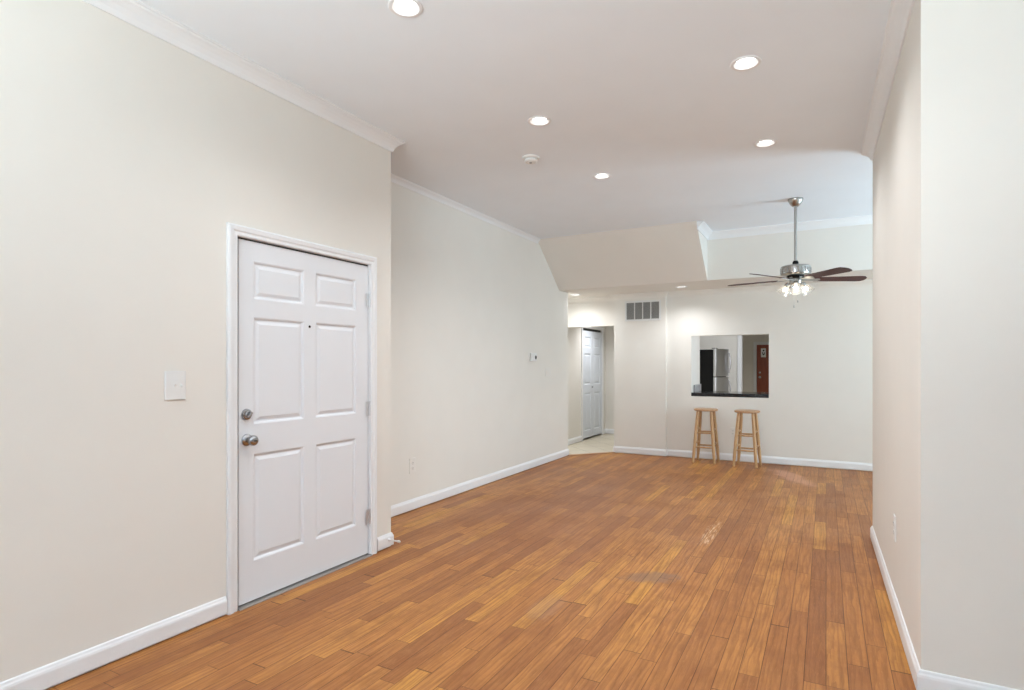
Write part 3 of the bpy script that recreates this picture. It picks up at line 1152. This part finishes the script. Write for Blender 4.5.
# ------------------------------------------------------------------ plates on the walls (local: x across, z up, front to -y)
def plate(bm, w_, h_, t=0.006):
    prism(bm, [(-w_ / 2, 0), (w_ / 2, 0), (w_ / 2, -t * 0.5), (w_ / 2 - t * 0.7, -t), (-w_ / 2 + t * 0.7, -t), (-w_ / 2, -t * 0.5)], 'z', -h_ / 2, h_ / 2)


def outlet(label, loc, rz, mat, w_=0.075, h_=0.12):
    o = thing('power_outlet', label, 'outlet', loc, (0, 0, rz), 'wall outlets')
    bm = BM()
    plate(bm, w_, h_)
    obj('cover_plate', bm, mat, o, 0.0015)
    for s_ in (-1, 1):
        bm = BM()
        lathe(bm, [(0, 0.0055), (0.0165, 0.0055), (0.0165, 0.0085), (0, 0.0085)], 28, Matrix.Translation((0, 0, s_ * 0.0195 * h_ / 0.115)) @ Matrix.Rotation(R90, 4, 'X'))
        f = obj('socket', bm, mat, o)
        bm = BM()
        zc = s_ * 0.0195 * h_ / 0.115
        box(bm, -0.0075, -0.005, -0.0090, -0.008, zc - 0.001, zc + 0.008)
        box(bm, 0.005, 0.0075, -0.0090, -0.008, zc - 0.001, zc + 0.007)
        box(bm, -0.0025, 0.0025, -0.0090, -0.008, zc - 0.011, zc - 0.006)
        obj('slots', bm, M['grey_slot'], f)
    bm = BM()
    lathe(bm, [(0, 0.005), (0.003, 0.005), (0.003, 0.007), (0, 0.0075)], 12, Matrix.Rotation(R90, 4, 'X'))
    obj('screw', bm, M['plastic'], o)
    return o


outlet('white power outlet low on the far left wall, near the entry door', (XF, 4.19, 0.408), R90, M['painted_plate'], 0.09, 0.14)
outlet('white power outlet low on the right wall', (XR - 0.0085, 3.70, 0.455), -R90 + 0.0098, M['plastic'], 0.08, 0.135)
outlet('white power outlet on the back wall between the two stools', (-1.131, YB, 0.402), 0, M['painted_plate'], 0.075, 0.12)

sw = thing('light_switch', 'white two-gang light switch plate beside the entry door', 'light switch', (XN, 1.685, 1.230), (0, 0, R90))
bm = BM()
plate(bm, 0.105, 0.140, 0.007)
obj('cover_plate', bm, M['plastic'], sw, 0.002)
for x in (-0.005, 0.027):
    bm = BM()
    box(bm, x - 0.005, x + 0.005, -0.0085, -0.0065, -0.012, 0.012)
    sl = obj('switch_slot', bm, M['plastic'], sw, 0.001)
    bm = BM()
    up = 1 if x < 0 else -1
    prism(bm, [(-0.008, -0.004), (-0.008, 0.004), (-0.019, 0.003 + up * 0.007), (-0.019, -0.002 + up * 0.007)], 'x', x - 0.0035, x + 0.0035)
    obj('toggle', bm, M['plastic'], sl, 0.001)

sw2 = thing('light_switch', 'wall-coloured switch plate on the far left wall beside the thermostat', 'light switch', (XF, 7.13, 1.232), (0, 0, R90))
bm = BM()
plate(bm, 0.165, 0.118, 0.007)
obj('cover_plate', bm, M['painted_plate'], sw2, 0.002)
for x in (-0.046, 0.0, 0.046):
    bm = BM()
    box(bm, x - 0.0165, x + 0.0165, -0.0095, -0.0065, -0.033, 0.033)
    obj('rocker', bm, M['painted_plate'], sw2, 0.001)

th_ = thing('thermostat', 'small white thermostat with a dark display on the far left wall', 'thermostat', (XF, 6.65, 1.432), (0, 0, R90))
bm = BM()
box(bm, -0.085, 0.085, -0.026, 0, -0.052, 0.052)
obj('body', bm, M['plastic'], th_, 0.006)
bm = BM()
lathe(bm, [(0, 0.0255), (0.026, 0.0255), (0.025, 0.0275), (0, 0.0275)], 32, Matrix.Translation((0.046, 0, -0.004)) @ Matrix.Rotation(R90, 4, 'X'))
obj('display', bm, M['slot'], th_)

# ------------------------------------------------------------------ spring door stop
ds = thing('door_stop', 'small metal spring door stop with white tip on the baseboard', 'door stop', (XN + 0.015, 3.245, 0.058), (0, R90, 0))
bm = BM()
lathe(bm, [(0, 0), (0.012, 0), (0.011, 0.004), (0.006, 0.008), (0, 0.008)], 18)
obj('base', bm, M['hinge'], ds, smooth=True)
bm = BM()
n = 160
prev = None
for i in range(n + 1):
    a = 2 * math.pi * 13 * i / n
    z = 0.006 + 0.076 * i / n
    c, t_ = Vector((0.0048 * math.cos(a), 0.0048 * math.sin(a), z)), None
    ring = []
    er = Vector((math.cos(a), math.sin(a), 0))
    for k in range(5):
        b_ = 2 * math.pi * k / 5
        ring.append(bm.verts.new(c + er * 0.0014 * math.cos(b_) + Vector((0, 0, 0.0014 * math.sin(b_)))))
    if prev:
        for k in range(5):
            bm.faces.new((prev[k], prev[(k + 1) % 5], ring[(k + 1) % 5], ring[k]))
    prev = ring
obj('spring', bm, M['hinge'], ds, smooth=True)
bm = BM()
lathe(bm, [(0, 0.080), (0.0085, 0.080), (0.009, 0.086), (0.009, 0.096), (0.006, 0.101), (0, 0.102)], 18)
tp = obj('tip', bm, M['plastic'], ds, smooth=True)
tp['label'] = 'white rubber tip'

# ------------------------------------------------------------------ stools
def make_stool():
    s = thing('bar_stool', '', 'stool', (0, 0, 0), group='wooden stools at the back wall')
    R_, HT = 0.160, 0.735
    bm = BM()
    lathe(bm, [(0, HT - 0.032), (R_ - 0.012, HT - 0.032), (R_ - 0.003, HT - 0.026), (R_, HT - 0.016), (R_ - 0.003, HT - 0.006), (R_ - 0.014, HT - 0.001),
               (R_ * 0.6, HT - 0.004), (0, HT - 0.006)], 48)
    obj('seat', bm, M['seat'], s, smooth=True)
    top, bot = 0.088, 0.140

    def at(sx, sy, z):
        t_ = z / (HT - 0.03)
        h = bot + (top - bot) * t_
        return Vector((sx * h, sy * h, z))
    for sx, sy in ((-1, -1), (1, -1), (1, 1), (-1, 1)):
        bm = BM()
        mt, L = along(at(sx, sy, 0.0), at(sx, sy, HT - 0.03))
        lathe(bm, [(0, 0.002), (0.015, 0.002), (0.0175, 0.012), (0.0165, 0.06), (0.0205, 0.11), (0.0215, 0.19), (0.020, 0.24), (0.0215, 0.30), (0.0215, 0.40),
                   (0.020, 0.44), (0.0215, 0.50), (0.019, L - 0.02), (0.018, L), (0, L)], 20, mt)
        obj('leg', bm, M['stool'], s, smooth=True)
    for z, zs in ((0.215, 0.262), (0.408, 0.452)):
        for a, b_, zz in (((-1, -1), (1, -1), z), ((-1, 1), (1, 1), z), ((-1, -1), (-1, 1), zs), ((1, -1), (1, 1), zs)):
            p, q = at(*a, zz), at(*b_, zz)
            u = (q - p).normalized() * 0.012
            mt, L = along(p + u, q - u)
            bm = BM()
            lathe(bm, [(0, 0), (0.0085, 0), (0.0115, L * 0.3), (0.012, L * 0.5), (0.0115, L * 0.7), (0.0085, L), (0, L)], 14, mt)
            obj('rung', bm, M['stool'], s, smooth=True)
    return s


st = make_stool()
st.location = (-1.445, 8.19, 0)
st.rotation_euler = (0, 0, math.radians(-2))
st['label'] = 'round wooden bar stool under the left side of the pass-through, nearest the hallway'
dup(st, (-0.913, 8.141, 0), 'round wooden bar stool under the right side of the pass-through', (0, 0, math.radians(-5)))

# ------------------------------------------------------------------ pass-through counter and fridge
ct = thing('counter', 'black polished counter slab filling the pass-through sill', 'counter', (0, 0, PZ0))
bm = BM()
box(bm, PX0 + 0.003, PX1 - 0.003, YB - 0.004, 9.10, 0.001, 0.050)
obj('countertop', bm, M['granite'], ct, 0.004)
bm = BM()
box(bm, PX0 + 0.002, PX0 + 0.022, YB + 0.16, 9.095, 0.050, 0.155)
sp = obj('side_splash', bm, M['splash'], ct, 0.002)
sp['label'] = 'short grey upstand against the wall'
bm = BM()
box(bm, PX0 + 0.02, PX1 + 0.2, YB + 0.145, 9.05, -PZ0, 0.0)
obj('base_cabinet', bm, M['trim'], ct)

fr = thing('refrigerator', 'stainless two-door fridge with black side seen through the pass-through', 'fridge', (-2.03, 12.72, 0), (0, 0, R90 - math.radians(11.5)))
# local: x along the front (away from the viewer), front looks to -y (world right), body behind in +y
FW, FH, FD = 0.76, 1.68, 0.66
bm = BM()
box(bm, 0, FW, 0.07, FD, 0.03, FH - 0.02)
obj('body', bm, M['fridgeblack'], fr, 0.006)
for nm, z0, z1, hz0, hz1 in (('fridge_door', 1.085, FH, 1.16, 1.60), ('fridge_door', 0.06, 1.070, 0.52, 0.99)):
    bm = BM()
    n = 10
    poly = [(0, 0.066)] + [(FW * k / n, 0.012 - 0.022 * math.sin(math.pi * k / n)) for k in range(n + 1)] + [(FW, 0.066)]
    prism(bm, poly, 'z', z0, z1)
    dr = obj(nm, bm, M['steel'], fr, 0.006, smooth=True)
    bm = BM()
    hx = FW - 0.06
    pts = []
    for k in range(9):
        t_ = k / 8
        pts.append(Vector((hx, -0.012 - 0.034 * math.sin(math.pi * t_) ** 0.6, hz0 + (hz1 - hz0) * t_)))
    for p, q in zip(pts, pts[1:]):
        rod(bm, p, q, 0.012, seg=10)
    obj('handle', bm, M['handle'], dr, smooth=True)
for x in (0.06, FW - 0.06):
    for y in (0.12, FD - 0.06):
        bm = BM()
        lathe(bm, [(0, 0), (0.02, 0), (0.02, 0.03), (0, 0.03)], 16, Matrix.Translation((x, y, 0)))
        obj('foot', bm, M['slot'], fr)
bm = BM()
box(bm, 0.04, 0.12, 0.02, 0.12, FH - 0.001, FH + 0.012)
obj('hinge_cover', bm, M['slot'], fr, 0.004)
